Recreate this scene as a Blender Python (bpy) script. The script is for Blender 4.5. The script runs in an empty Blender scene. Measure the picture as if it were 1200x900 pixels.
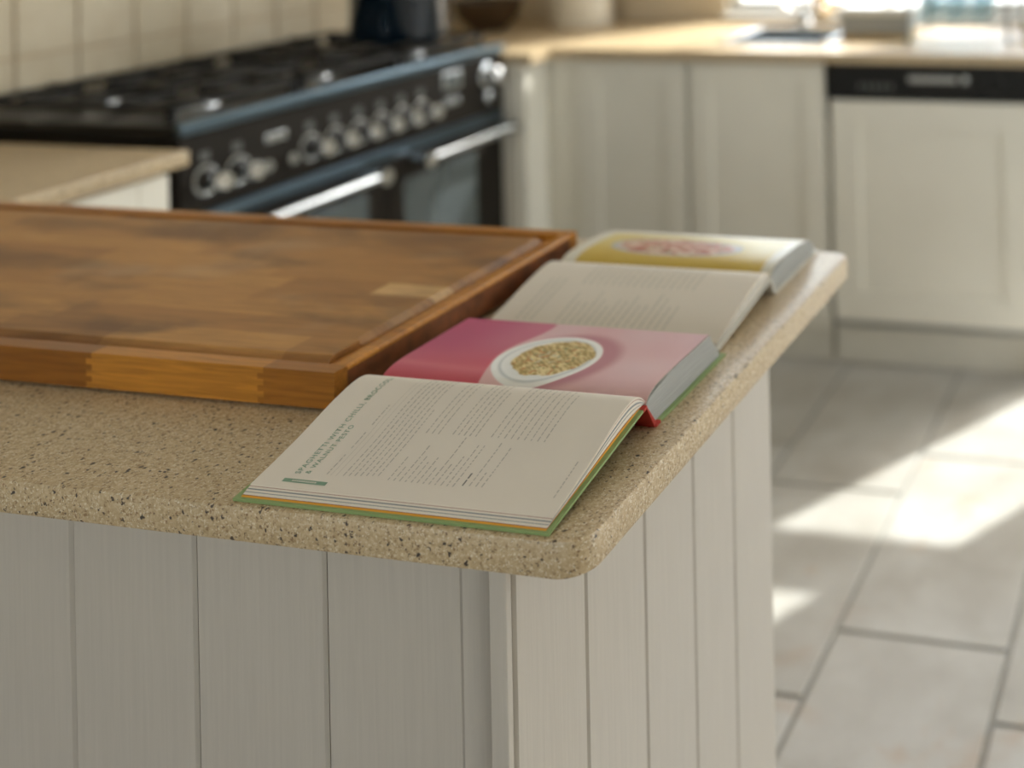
import bpy, bmesh, math, random
import numpy as np
from mathutils import Vector, Matrix

random.seed(7)
rng = np.random.default_rng(7)
scn = bpy.context.scene
C = scn.collection

# ------------------------------------------------------------------ camera
# world: X along the front of the peninsula, Y away from the viewer along its end, Z up; metres
CAM_H = 1.43
F_PX, CX, CY, YAW, ROLL = 1350.0, 1125.0, -153.47, 0.209596, -0.018854
cyw, syw, cr, sr = math.cos(YAW), math.sin(YAW), math.cos(ROLL), math.sin(ROLL)
right = Vector((cr * cyw, cr * syw, sr))
down = Vector((sr * cyw, sr * syw, -cr))
fwd = Vector((-syw, cyw, 0.0))
cam_data = bpy.data.cameras.new('camera')
cam = bpy.data.objects.new('camera', cam_data)
C.objects.link(cam)
m = Matrix.Identity(4)
for i in range(3):
    m[i][0] = right[i]; m[i][1] = -down[i]; m[i][2] = -fwd[i]
m[2][3] = CAM_H
cam.matrix_world = m
cam_data.sensor_width = 36.0
cam_data.lens = 36.0 * F_PX / 1200.0
cam_data.shift_x = (600.0 - CX) / 1200.0
cam_data.shift_y = (CY - 450.0) / 1200.0
cam_data.clip_start = 0.05
cam_data.dof.use_dof = True
cam_data.dof.focus_distance = (Vector((-0.62, 0.885, 0.93)) - Vector((0, 0, CAM_H))).dot(fwd)
cam_data.dof.aperture_fstop = 2.4
scn.camera = cam

# ------------------------------------------------------------------ world, sun, exposure
SKY, SUN = 3.05, 5.6
SUN_FROM = Vector((0.549 * math.cos(math.radians(47.5)), 0.836 * math.cos(math.radians(47.5)), math.sin(math.radians(47.5))))
world = bpy.data.worlds.new('sky')
scn.world = world
world.use_nodes = True
wn = world.node_tree
wn.nodes.clear()
out = wn.nodes.new('ShaderNodeOutputWorld')
bg = wn.nodes.new('ShaderNodeBackground')
sky = wn.nodes.new('ShaderNodeTexSky')
sky.sky_type = 'NISHITA'
sky.sun_disc = False
sky.sun_elevation = math.radians(47.5)
sky.sun_rotation = math.atan2(0.549, 0.836)
sky.air_density = 1.0
sky.dust_density = 3.0
sky.ozone_density = 1.0
bg.inputs['Strength'].default_value = SKY
haze = wn.nodes.new('ShaderNodeMix'); haze.data_type = 'RGBA'      # a hazy, bright sky: the same haze in every direction
haze.inputs[0].default_value = 0.86
haze.inputs[7].default_value = (1.0, 0.955, 0.92, 1)
wn.links.new(sky.outputs[0], haze.inputs[6])
wn.links.new(haze.outputs[2], bg.inputs[0])
wn.links.new(bg.outputs[0], out.inputs[0])
sun_data = bpy.data.lights.new('sun', 'SUN')
sun_data.energy = SUN
sun_data.angle = math.radians(0.8)
sun_data.color = (1.0, 0.985, 0.97)
sun = bpy.data.objects.new('sun', sun_data)
C.objects.link(sun)
sun.rotation_euler = (-SUN_FROM).to_track_quat('-Z', 'Y').to_euler()
sun.location = (2, 6, 5)
scn.view_settings.view_transform = 'Standard'
scn.view_settings.look = 'None'
scn.view_settings.gamma = 1.0
scn.view_settings.use_curve_mapping = False
scn.view_settings.exposure = 0.5
scn.cycles.use_denoising = True
scn.cycles.max_bounces = 10
scn.cycles.diffuse_bounces = 6
scn.cycles.transparent_max_bounces = 12
scn.cycles.caustics_reflective = False
scn.cycles.caustics_refractive = False
scn.cycles.sample_clamp_indirect = 6.0


# daylight portals in the room's openings guide the sky light (they add none of their own)
def portal(loc, rot, sx, sy):
    d = bpy.data.lights.new('window_portal', 'AREA')
    d.shape = 'RECTANGLE'; d.size = sx; d.size_y = sy
    d.cycles.is_portal = True
    o = bpy.data.objects.new('window_portal', d); C.objects.link(o)
    o.location = loc; o.rotation_euler = rot


portal((-1.08, 3.86, 1.53), (math.radians(-90), 0, 0), 1.16, 1.18)
portal((0.23, 3.86, 1.31), (math.radians(-90), 0, 0), 0.49, 2.62)
portal((2.06, 2.3, 1.03), (0, math.radians(90), 0), 2.05, 1.6)
portal((-0.80, -2.46, 1.535), (math.radians(90), 0, 0), 2.2, 1.17)


# ------------------------------------------------------------------ material helpers
def srgb(r, g, b):
    f = lambda c: (c / 255 / 12.92) if c / 255 <= 0.04045 else ((c / 255 + 0.055) / 1.055) ** 2.4
    return (f(r), f(g), f(b), 1.0)


def new_mat(name):
    mt = bpy.data.materials.new(name); mt.use_nodes = True
    nt = mt.node_tree
    return mt, nt, nt.nodes['Principled BSDF']


def N(nt, t, **kw):
    n = nt.nodes.new(t)
    for k, v in kw.items():
        if k in n.inputs.keys() if hasattr(n.inputs, 'keys') else False:
            n.inputs[k].default_value = v
        else:
            setattr(n, k, v)
    return n


def mix(nt, fac, a, b, mode='MIX'):
    n = nt.nodes.new('ShaderNodeMix'); n.data_type = 'RGBA'; n.blend_type = mode
    for s, v in ((0, fac), (6, a), (7, b)):
        if hasattr(v, 'is_linked') or isinstance(v, bpy.types.NodeSocket):
            nt.links.new(v, n.inputs[s])
        else:
            n.inputs[s].default_value = v
    return n.outputs[2]


def ramp(nt, src, stops, interp='LINEAR'):
    r = nt.nodes.new('ShaderNodeValToRGB'); r.color_ramp.interpolation = interp
    e = r.color_ramp.elements
    while len(e) > 1:
        e.remove(e[-1])
    for i, (pos, col) in enumerate(stops):
        el = e[0] if i == 0 else e.new(pos)
        el.position = pos
        el.color = col if len(col) == 4 else (*col, 1)
    nt.links.new(src, r.inputs[0])
    return r.outputs[0]


G = lambda v: (v, v, v, 1)


def coords(nt, scale=(1, 1, 1), kind='Position'):
    if kind == 'Position':
        g = nt.nodes.new('ShaderNodeNewGeometry'); s = g.outputs['Position']
    else:
        g = nt.nodes.new('ShaderNodeTexCoord'); s = g.outputs[kind]
    mp = nt.nodes.new('ShaderNodeMapping')
    mp.inputs['Scale'].default_value = scale
    nt.links.new(s, mp.inputs[0])
    return mp.outputs[0]


def noise(nt, vec, scale, detail=4, rough=0.5, dist=0.0):
    n = nt.nodes.new('ShaderNodeTexNoise')
    n.inputs['Scale'].default_value = scale
    n.inputs['Detail'].default_value = detail
    n.inputs['Roughness'].default_value = rough
    n.inputs['Distortion'].default_value = dist
    nt.links.new(vec, n.inputs['Vector'])
    return n.outputs[0]


def bump(nt, b, h, strength=0.2, dist=0.001):
    n = nt.nodes.new('ShaderNodeBump')
    n.inputs['Strength'].default_value = strength
    n.inputs['Distance'].default_value = dist
    nt.links.new(h, n.inputs['Height'])
    nt.links.new(n.outputs[0], b.inputs['Normal'])


def plain(name, col, rough=0.5, metal=0.0, var=0.06, scale=12.0, spec=0.5, coat=0.0, bmp=0.0):
    mt, nt, b = new_mat(name)
    v = coords(nt)
    n = noise(nt, v, scale, 4, 0.6)
    c = col if len(col) == 4 else (*col, 1)
    lo = tuple(x * (1 - var) for x in c[:3]) + (1,)
    hi = tuple(min(1, x * (1 + var)) for x in c[:3]) + (1,)
    nt.links.new(ramp(nt, n, [(0.3, lo), (0.7, hi)]), b.inputs['Base Color'])
    b.inputs['Roughness'].default_value = rough
    b.inputs['Metallic'].default_value = metal
    b.inputs['Specular IOR Level'].default_value = spec
    b.inputs['Coat Weight'].default_value = coat
    if bmp:
        bump(nt, b, noise(nt, v, scale * 8, 3), bmp, 0.0006)
    return mt


M = {}


def painted_wood(name, col):
    mt, nt, b = new_mat(name)
    v = coords(nt, (90, 90, 3))
    n = noise(nt, v, 3.0, 5, 0.65)
    v2 = coords(nt)
    n2 = noise(nt, v2, 3.0, 3, 0.5)
    c1 = ramp(nt, n, [(0.35, tuple(x * 0.93 for x in col[:3]) + (1,)), (0.65, col)])
    c2 = mix(nt, ramp(nt, n2, [(0.35, G(0)), (0.7, G(0.25))]), c1, tuple(x * y for x, y in zip(col[:3], (0.92, 0.89, 0.82))) + (1,))
    nt.links.new(c2, b.inputs['Base Color'])
    b.inputs['Roughness'].default_value = 0.42
    bump(nt, b, n, 0.25, 0.0006)
    return mt


M['cream_paint_dimmed'] = painted_wood('cream_paint_dimmed', srgb(193, 186, 176))  # darkened, so the peninsula's dimmer light is partly in the colour
M['cream_lacquer_brightened'] = plain('cream_lacquer_brightened', srgb(233, 229, 217), 0.4, var=0.03, scale=4)  # whitened, so the far units' brighter light is partly in the colour
M['wall_paint'] = plain('wall_paint', srgb(232, 226, 214), 0.85, var=0.03, scale=3, bmp=0.1)
M['wall_tan'] = plain('wall_tan', srgb(206, 192, 168), 0.8, var=0.05, scale=3, bmp=0.1)
M['ceiling_paint'] = plain('ceiling_paint', srgb(238, 235, 226), 0.9, var=0.02, scale=3)
M['white_frame'] = plain('white_frame', srgb(235, 234, 228), 0.35, var=0.02)
M['grout'] = plain('grout', srgb(156, 154, 148), 0.9, var=0.12, scale=30)
M['wall_grout'] = plain('wall_grout', srgb(192, 172, 142), 0.9, var=0.08, scale=30)
M['black_enamel'] = plain('black_enamel', srgb(24, 22, 19), 0.3, var=0.1, spec=0.35)
M['black_panel'] = plain('black_panel', srgb(34, 30, 25), 0.5, var=0.06, spec=0.15)
M['cast_iron'] = plain('cast_iron', srgb(17, 17, 17), 0.42, var=0.15, spec=0.3, scale=60, bmp=0.3)
M['steel'] = plain('steel', srgb(190, 194, 196), 0.24, 1.0, var=0.04)
M['dark_steel'] = plain('dark_steel', srgb(96, 112, 124), 0.3, 1.0, var=0.05)
M['chrome'] = plain('chrome', srgb(225, 226, 226), 0.1, 1.0, var=0.02)
M['brass_cap'] = plain('brass_cap', srgb(150, 128, 92), 0.3, 1.0, var=0.05)
M['oven_glass'] = plain('oven_glass', srgb(120, 130, 134), 0.16, 0.7, var=0.03)
M['plinth'] = plain('plinth', srgb(212, 208, 196), 0.5, var=0.03)
M['appliance_black'] = plain('appliance_black', srgb(24, 24, 23), 0.45, var=0.05, spec=0.25)
M['appliance_mark'] = plain('appliance_mark', srgb(92, 94, 92), 0.5, var=0.03)
M['green_cover'] = plain('green_cover', srgb(140, 164, 108), 0.45, var=0.04)
M['white_cover'] = plain('white_cover', srgb(216, 214, 206), 0.4, var=0.03)
M['red_cloth'] = plain('red_cloth', srgb(170, 44, 30), 0.75, var=0.12, scale=200, bmp=0.3)
M['orange_paper'] = plain('orange_paper', srgb(224, 160, 52), 0.7, var=0.03)
M['paper'] = plain('paper', srgb(228, 219, 206), 0.62, var=0.015, scale=6)
M['paper_grey'] = plain('paper_grey', srgb(142, 146, 146), 0.7, var=0.05)
M['paper_red'] = plain('paper_red', srgb(150, 78, 60), 0.7, var=0.08)
M['ink_grey'] = plain('ink_grey', srgb(192, 185, 174), 0.7, var=0.06, scale=300)
M['ink_faint'] = plain('ink_faint', srgb(203, 198, 186), 0.7, var=0.05, scale=300)
M['ink_dark'] = plain('ink_dark', srgb(140, 137, 130), 0.7, var=0.05, scale=300)
M['ink_green'] = plain('ink_green', srgb(132, 162, 138), 0.7, var=0.05, scale=200)
M['navy_enamel'] = plain('navy_enamel', srgb(6, 22, 34), 0.14, var=0.05, coat=0.5)
M['cream_ceramic'] = plain('cream_ceramic', srgb(214, 206, 190), 0.3, var=0.04)
M['white_ceramic'] = plain('white_ceramic', srgb(232, 231, 226), 0.2, var=0.02)
M['dark_wood'] = plain('dark_wood', srgb(62, 44, 24), 0.35, var=0.3, scale=25)
M['grey_metal'] = plain('grey_metal', srgb(150, 151, 148), 0.45, 0.2, var=0.03)
M['light_wood'] = plain('light_wood', srgb(186, 158, 112), 0.5, var=0.1, scale=30)
M['yellow_plastic'] = plain('yellow_plastic', srgb(214, 164, 40), 0.4, var=0.03)
M['white_wire'] = plain('white_wire', srgb(188, 190, 188), 0.35, 0.6, var=0.02)
M['paving'] = plain('paving', srgb(160, 163, 166), 0.9, var=0.12, scale=4)


def glass_mat(name, tint, gloss, rough=0.02):
    mt, nt, b = new_mat(name)
    nt.nodes.remove(b)
    tr = nt.nodes.new('ShaderNodeBsdfTransparent'); tr.inputs[0].default_value = tint
    gl = nt.nodes.new('ShaderNodeBsdfGlossy'); gl.inputs['Roughness'].default_value = rough
    fr = nt.nodes.new('ShaderNodeLayerWeight'); fr.inputs[0].default_value = 0.5
    ms = nt.nodes.new('ShaderNodeMixShader')
    fac = ramp(nt, fr.outputs['Facing'], [(0.0, G(0.03 * gloss)), (0.6, G(0.07 * gloss)), (0.85, G(0.25 * gloss)), (1.0, G(min(1, 0.9 * gloss)))])
    nt.links.new(fac, ms.inputs[0])
    nt.links.new(tr.outputs[0], ms.inputs[1]); nt.links.new(gl.outputs[0], ms.inputs[2])
    nt.links.new(ms.outputs[0], nt.nodes['Material Output'].inputs[0])
    return mt


M['pane'] = glass_mat('pane', (0.96, 0.98, 0.97, 1), 1.0)
M['tumbler_glass'] = glass_mat('tumbler_glass', (0.80, 0.87, 0.89, 1), 1.6, 0.05)


def stone_worktop():
    mt, nt, b = new_mat('speckled_stone')
    v = coords(nt)
    base = ramp(nt, noise(nt, v, 260, 3, 0.6), [(0.3, srgb(164, 138, 100)), (0.5, srgb(191, 167, 128)), (0.72, srgb(209, 191, 158))])
    big = noise(nt, v, 9, 3)
    base = mix(nt, ramp(nt, big, [(0.35, G(0)), (0.7, G(0.3))]), base, srgb(172, 148, 110))

    def specks(scale, size, keep, col, src, seed):
        vo = nt.nodes.new('ShaderNodeTexVoronoi'); vo.inputs['Scale'].default_value = scale
        mp = nt.nodes.new('ShaderNodeMapping'); mp.inputs['Location'].default_value = (seed, seed * 1.7, seed * 0.3)
        nt.links.new(v, mp.inputs[0])
        warp = nt.nodes.new('ShaderNodeTexNoise'); warp.inputs['Scale'].default_value = scale * 1.7
        nt.links.new(mp.outputs[0], warp.inputs['Vector'])
        mv = nt.nodes.new('ShaderNodeMix'); mv.data_type = 'VECTOR'; mv.inputs[0].default_value = 0.006
        nt.links.new(mp.outputs[0], mv.inputs[4]); nt.links.new(warp.outputs[1], mv.inputs[5])
        nt.links.new(mv.outputs[1], vo.inputs['Vector'])
        d = ramp(nt, vo.outputs['Distance'], [(size * 0.75, G(1)), (size, G(0))])
        sep = nt.nodes.new('ShaderNodeSeparateColor'); nt.links.new(vo.outputs['Color'], sep.inputs[0])
        k = nt.nodes.new('ShaderNodeMath'); k.operation = 'LESS_THAN'; k.inputs[1].default_value = keep
        nt.links.new(sep.outputs[0], k.inputs[0])
        mu = nt.nodes.new('ShaderNodeMath'); mu.operation = 'MULTIPLY'
        nt.links.new(d, mu.inputs[0]); nt.links.new(k.outputs[0], mu.inputs[1])
        return mix(nt, mu.outputs[0], src, col)

    c = specks(420, 0.42, 0.45, srgb(222, 212, 188), base, 3.1)
    c = specks(300, 0.40, 0.26, srgb(140, 108, 70), c, 1.3)
    c = specks(330, 0.36, 0.19, srgb(96, 70, 42), c, 7.7)
    c = specks(210, 0.38, 0.12, srgb(54, 33, 15), c, 5.2)
    c = specks(140, 0.30, 0.055, srgb(40, 24, 11), c, 9.4)
    nt.links.new(c, b.inputs['Base Color'])
    b.inputs['Roughness'].default_value = 0.44
    b.inputs['Specular IOR Level'].default_value = 1.0
    bump(nt, b, noise(nt, v, 220, 2), 0.08, 0.0005)
    return mt


M['stone'] = stone_worktop()


def board_wood(name, worn):
    mt, nt, b = new_mat(name)
    oi = nt.nodes.new('ShaderNodeObjectInfo')
    v = coords(nt, (5, 110, 110))
    g = noise(nt, v, 2.2, 6, 0.62, 0.6)
    if worn:
        a, z = srgb(156, 106, 54), srgb(196, 144, 80)
    else:
        a, z = srgb(118, 66, 14), srgb(196, 130, 46)
    tone = ramp(nt, oi.outputs['Color'], [(0.0, a), (0.8, z), (1.0, srgb(224, 182, 124) if worn else srgb(204, 138, 50))])
    c = mix(nt, ramp(nt, g, [(0.3, G(0.55)), (0.62, G(0.0))]), tone, tuple(x * 0.58 for x in a[:3]) + (1,))
    if worn:
        vs = coords(nt, (2.6, 7, 1))
        st = noise(nt, vs, 1.6, 4, 0.55, 0.4)
        c = mix(nt, ramp(nt, st, [(0.46, G(0)), (0.62, G(0.7))]), c, srgb(88, 56, 32))
        vs2 = coords(nt, (3.1, 5.3, 1))
        st2 = noise(nt, vs2, 2.3, 3, 0.5)
        c = mix(nt, ramp(nt, st2, [(0.55, G(0)), (0.75, G(0.35))]), c, srgb(186, 160, 128))
    nt.links.new(c, b.inputs['Base Color'])
    b.inputs['Roughness'].default_value = 0.45 if worn else 0.32
    bump(nt, b, g, 0.2, 0.0005)
    return mt


M['board_worn'] = board_wood('board_worn', True)
M['board_oiled'] = board_wood('board_oiled', False)
M['board_end'] = plain('board_end', srgb(112, 62, 30), 0.38, var=0.35, scale=60, bmp=0.2)


def floor_tile():
    mt, nt, b = new_mat('floor_tile')
    v = coords(nt)
    oi = nt.nodes.new('ShaderNodeObjectInfo')
    n = noise(nt, v, 5.5, 6, 0.6, 0.3)
    c = ramp(nt, n, [(0.3, srgb(170, 165, 156)), (0.5, srgb(187, 184, 177)), (0.72, srgb(201, 199, 194))])
    c = mix(nt, ramp(nt, oi.outputs['Random'], [(0, G(0)), (1, G(0.22))]), c, srgb(168, 162, 150))
    rust = noise(nt, v, 3.3, 4, 0.6, 0.8)
    c = mix(nt, ramp(nt, rust, [(0.58, G(0)), (0.78, G(0.75))]), c, srgb(176, 136, 92))
    nt.links.new(c, b.inputs['Base Color'])
    b.inputs['Roughness'].default_value = 0.42
    bump(nt, b, n, 0.15, 0.002)
    return mt


M['floor_tile'] = floor_tile()


def wall_tile():
    mt, nt, b = new_mat('wall_tile')
    v = coords(nt)
    oi = nt.nodes.new('ShaderNodeObjectInfo')
    n = noise(nt, v, 14, 4, 0.6)
    c = ramp(nt, n, [(0.3, srgb(196, 182, 156)), (0.7, srgb(210, 199, 176))])
    c = mix(nt, ramp(nt, oi.outputs['Random'], [(0, G(0)), (1, G(0.35))]), c, srgb(204, 192, 166))
    nt.links.new(c, b.inputs['Base Color'])
    b.inputs['Roughness'].default_value = 0.35
    return mt


M['wall_tile'] = wall_tile()


def page_edges(name, col):
    mt, nt, b = new_mat(name)
    v = coords(nt, (1, 1, 1))
    n = noise(nt, coords(nt, (20, 20, 2600)), 1.0, 2)
    c = ramp(nt, n, [(0.35, tuple(x * 0.72 for x in col[:3]) + (1,)), (0.65, col)])
    nt.links.new(c, b.inputs['Base Color'])
    b.inputs['Roughness'].default_value = 0.75
    bump(nt, b, n, 0.3, 0.0004)
    return mt


M['page_edges'] = page_edges('page_edges', srgb(172, 173, 170))


def printed(name):
    mt, nt, b = new_mat(name)
    a = nt.nodes.new('ShaderNodeAttribute'); a.attribute_name = 'print'
    n = noise(nt, coords(nt), 40, 2)
    c = mix(nt, ramp(nt, n, [(0.3, G(0)), (0.7, G(0.05))]), a.outputs['Color'], G(0.9), 'MULTIPLY')
    nt.links.new(c, b.inputs['Base Color'])
    b.inputs['Roughness'].default_value = 0.36
    return mt


M['photo_print'] = printed('photo_print')


# ------------------------------------------------------------------ geometry helpers
def base_of(p):
    v = Vector((0, 0, 0))
    while p is not None:
        v += p.location; p = p.parent
    return v


def obj(name, bm, mat, parent=None, smooth=False, loc=None):
    """bm is in world coordinates; it becomes ONE mesh object, a child of parent."""
    me = bpy.data.meshes.new(name)
    bmesh.ops.recalc_face_normals(bm, faces=bm.faces)
    b = base_of(parent)
    org = Vector(loc) if loc is not None else b
    bmesh.ops.translate(bm, verts=bm.verts, vec=-org)
    bm.to_mesh(me); bm.free()
    if smooth:
        for p in me.polygons:
            p.use_smooth = True
        try:
            me.set_sharp_from_angle(angle=math.radians(40))
        except Exception:
            pass
    me.materials.append(M[mat] if isinstance(mat, str) else mat)
    o = bpy.data.objects.new(name, me); C.objects.link(o)
    o.location = org - b
    if parent is not None:
        o.parent = parent
    return o


def tag(o, label, cat, group=None):
    o['label'] = label; o['category'] = cat
    if group:
        o['group'] = group
    return o


def thing(name, label, cat, loc, group=None):
    o = bpy.data.objects.new(name, None); C.objects.link(o)
    o.location = loc; o.empty_display_size = 0.05
    return tag(o, label, cat, group)


def struct(o):
    o['kind'] = 'structure'
    return o


def bx(x0, x1, y0, y1, z0, z1, bevel=0.0, seg=2, bm=None):
    b = bmesh.new()
    vs = [b.verts.new((x, y, z)) for x in (x0, x1) for y in (y0, y1) for z in (z0, z1)]
    for f in ((0, 1, 3, 2), (4, 6, 7, 5), (0, 4, 5, 1), (2, 3, 7, 6), (0, 2, 6, 4), (1, 5, 7, 3)):
        b.faces.new([vs[i] for i in f])
    bmesh.ops.recalc_face_normals(b, faces=b.faces)
    if bevel > 0:
        bmesh.ops.bevel(b, geom=b.edges[:], offset=bevel, segments=seg, profile=0.5, affect='EDGES')
    if bm is None:
        return b
    return join(bm, b)


def join(bm, b):
    me = bpy.data.meshes.new('tmp'); b.to_mesh(me); b.free()
    bm.from_mesh(me); bpy.data.meshes.remove(me)
    return bm


def prism(poly, axis, a0, a1, bm=None, bevel=0.0, seg=2):
    """extrude a 2-D outline along axis ('x': outline in YZ, 'y': XZ, 'z': XY)"""
    b = bmesh.new()
    P = {'x': lambda u, v, w: (w, u, v), 'y': lambda u, v, w: (u, w, v), 'z': lambda u, v, w: (u, v, w)}[axis]
    v0 = [b.verts.new(P(u, v, a0)) for u, v in poly]
    v1 = [b.verts.new(P(u, v, a1)) for u, v in poly]
    f0 = b.faces.new(v0); f1 = b.faces.new(v1[::-1])
    n = len(poly)
    for i in range(n):
        b.faces.new((v0[i], v0[(i + 1) % n], v1[(i + 1) % n], v1[i]))
    bmesh.ops.recalc_face_normals(b, faces=b.faces)
    if bevel > 0:
        es = [e for e in b.edges if (f0 in e.link_faces or f1 in e.link_faces)]
        bmesh.ops.bevel(b, geom=es, offset=bevel, segments=seg, profile=0.5, affect='EDGES')
    bmesh.ops.triangulate(b, faces=[f for f in b.faces if len(f.verts) > 4])
    return b if bm is None else join(bm, b)


def round_poly(pts, radii, n=8):
    outp = []
    k = len(pts)
    for i in range(k):
        p = Vector(pts[i]); r = radii[i]
        if r <= 0:
            outp.append(tuple(p)); continue
        a = (Vector(pts[i - 1]) - p).normalized(); c = (Vector(pts[(i + 1) % k]) - p).normalized()
        ang = a.angle(c); d = r / math.tan(ang / 2)
        ctr = p + (a + c).normalized() * (r / math.sin(ang / 2))
        s = p + a * d - ctr; e = p + c * d - ctr
        a0 = math.atan2(s.y, s.x); a1 = math.atan2(e.y, e.x)
        da = (a1 - a0 + math.pi) % (2 * math.pi) - math.pi
        for j in range(n + 1):
            t = a0 + da * j / n
            outp.append((ctr.x + r * math.cos(t), ctr.y + r * math.sin(t)))
    return outp


def lathe(prof, centre, axis=(0, 0, 1), seg=32, bm=None):
    """prof: (radius, height) points turned about axis through centre"""
    b = bmesh.new()
    q = Vector((0, 0, 1)).rotation_difference(Vector(axis).normalized())
    rings = []
    for r, h in prof:
        if r < 1e-6:
            rings.append([b.verts.new(Vector(centre) + q @ Vector((0, 0, h)))])
        else:
            rings.append([b.verts.new(Vector(centre) + q @ Vector((r * math.cos(2 * math.pi * i / seg), r * math.sin(2 * math.pi * i / seg), h))) for i in range(seg)])
    for A, B in zip(rings, rings[1:]):
        if len(A) == 1 and len(B) == 1:
            continue
        for i in range(seg):
            j = (i + 1) % seg
            if len(A) == 1:
                b.faces.new((A[0], B[i], B[j]))
            elif len(B) == 1:
                b.faces.new((A[i], A[j], B[0]))
            else:
                b.faces.new((A[i], A[j], B[j], B[i]))
    bmesh.ops.recalc_face_normals(b, faces=b.faces)
    return b if bm is None else join(bm, b)


def tube(pts, r, seg=10, bm=None, cap=True):
    b = bmesh.new()
    pts = [Vector(p) for p in pts]
    rings = []
    up = Vector((0, 0, 1))
    for i, p in enumerate(pts):
        d = (pts[min(i + 1, len(pts) - 1)] - pts[max(i - 1, 0)]).normalized()
        s = d.cross(up)
        if s.length < 1e-3:
            s = d.cross(Vector((1, 0, 0)))
        s.normalize(); t = s.cross(d).normalized()
        rings.append([b.verts.new(p + s * (r * math.cos(2 * math.pi * k / seg)) + t * (r * math.sin(2 * math.pi * k / seg))) for k in range(seg)])
    for A, B in zip(rings, rings[1:]):
        for k in range(seg):
            b.faces.new((A[k], A[(k + 1) % seg], B[(k + 1) % seg], B[k]))
    if cap:
        b.faces.new(rings[0][::-1]); b.faces.new(rings[-1])
    bmesh.ops.recalc_face_normals(b, faces=b.faces)
    return b if bm is None else join(bm, b)


# ------------------------------------------------------------------ the room
X_L, X_R, Y_N, Y_F, Z_C = -2.65, 2.0, -2.4, 3.80, 2.74
WT = 0.91          # height of every worktop

fl = struct(obj('floor', bx(X_L - 0.1, X_R + 0.1, Y_N - 0.1, Y_F + 0.1, -0.10, -0.004), 'grout'))
TW, TL, GAP = 0.33, 0.66, 0.010
tile_bm = bx(-TW / 2 + GAP / 2, TW / 2 - GAP / 2, -TL / 2 + GAP / 2, TL / 2 - GAP / 2, -0.012, 0.0, 0.0015, 1)
tile_me = bpy.data.meshes.new('tile'); tile_bm.to_mesh(tile_me); tile_bm.free()
tile_me.materials.append(M['floor_tile'])
col_off = {0: 2.07, 1: 1.89}
cols = range(-6, 9)
for c in cols:
    xc = -0.707 + TW * (c + 0.5)
    y0 = 2.07 if c % 2 == 0 else 1.89
    k0 = math.floor((Y_N - y0) / TL)
    for k in range(k0, 5):
        yc = y0 + TL * (k + 0.5)
        if yc - TL / 2 > 3.8 or xc - TW / 2 < X_L - 0.2:
            continue
        o = bpy.data.objects.new('tile', tile_me); C.objects.link(o)
        o.parent = fl; o.location = (xc, yc, random.uniform(-0.0006, 0.0006))

struct(obj('ceiling', bx(X_L - 0.1, X_R + 0.1, Y_N - 0.1, Y_F + 0.1, Z_C, Z_C + 0.1), 'ceiling_paint'))

# left wall with a tiled splashback
wl = struct(obj('wall_left', bx(X_L - 0.1, X_L, Y_N, Y_F, 0, Z_C), 'wall_grout'))
obj('painted_upper', bx(X_L, X_L + 0.004, Y_N, Y_F, 1.66, Z_C), 'wall_paint', wl)
obj('painted_near', bx(X_L, X_L + 0.004, Y_N, 0.16, 0.0, 1.66), 'wall_paint', wl)
TS = 0.15
t_bm = bx(0, 0.007, -TS / 2 + 0.003, TS / 2 - 0.003, -TS / 2 + 0.003, TS / 2 - 0.003, 0.002, 2)
t_me = bpy.data.meshes.new('tile'); t_bm.to_mesh(t_me); t_bm.free(); t_me.materials.append(M['wall_tile'])
for r in range(5):
    for c in range(25):
        o = bpy.data.objects.new('tile', t_me); C.objects.link(o)
        o.parent = wl
        o.location = (X_L, 0.235 + TS * c - 0.005, 0.985 + TS * r - 0.02)


def wall_with_holes(name, axis, at, thick, u0, u1, z1, holes, mat):
    """a wall slab built of rectangles around its openings (one mesh); holes: (u0,u1,z0,z1)"""
    us = sorted({u0, u1, *[h[0] for h in holes], *[h[1] for h in holes]})
    zs = sorted({0.0, z1, *[h[2] for h in holes], *[h[3] for h in holes]})
    bm = bmesh.new()
    for i in range(len(us) - 1):
        for j in range(len(zs) - 1):
            uc, zc = (us[i] + us[i + 1]) / 2, (zs[j] + zs[j + 1]) / 2
            if any(h[0] < uc < h[1] and h[2] < zc < h[3] for h in holes):
                continue
            if axis == 'y':
                bx(us[i], us[i + 1], at, at + thick, zs[j], zs[j + 1], bm=bm)
            else:
                bx(at, at + thick, us[i], us[i + 1], zs[j], zs[j + 1], bm=bm)
    return struct(obj(name, bm, mat))


WIN = (-1.66, -0.50, 0.94, 2.12)       # window over the sink
DOOR = (-0.015, 0.475, 0.0, 2.02)        # glazed back door
TRAN = (-0.015, 0.375, 2.14, 2.62)       # light above the door
wf = wall_with_holes('wall_far', 'y', Y_F, 0.12, X_L, X_R + 0.1, Z_C, [WIN, DOOR, TRAN], 'wall_tan')
PAT_ADDED = (1.50, 3.10, 0.0, 2.05)          # unseen glazed opening added in the right wall for side daylight
wr = wall_with_holes('wall_right', 'x', X_R, 0.12, Y_N, Y_F, Z_C, [PAT_ADDED], 'wall_paint')


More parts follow.
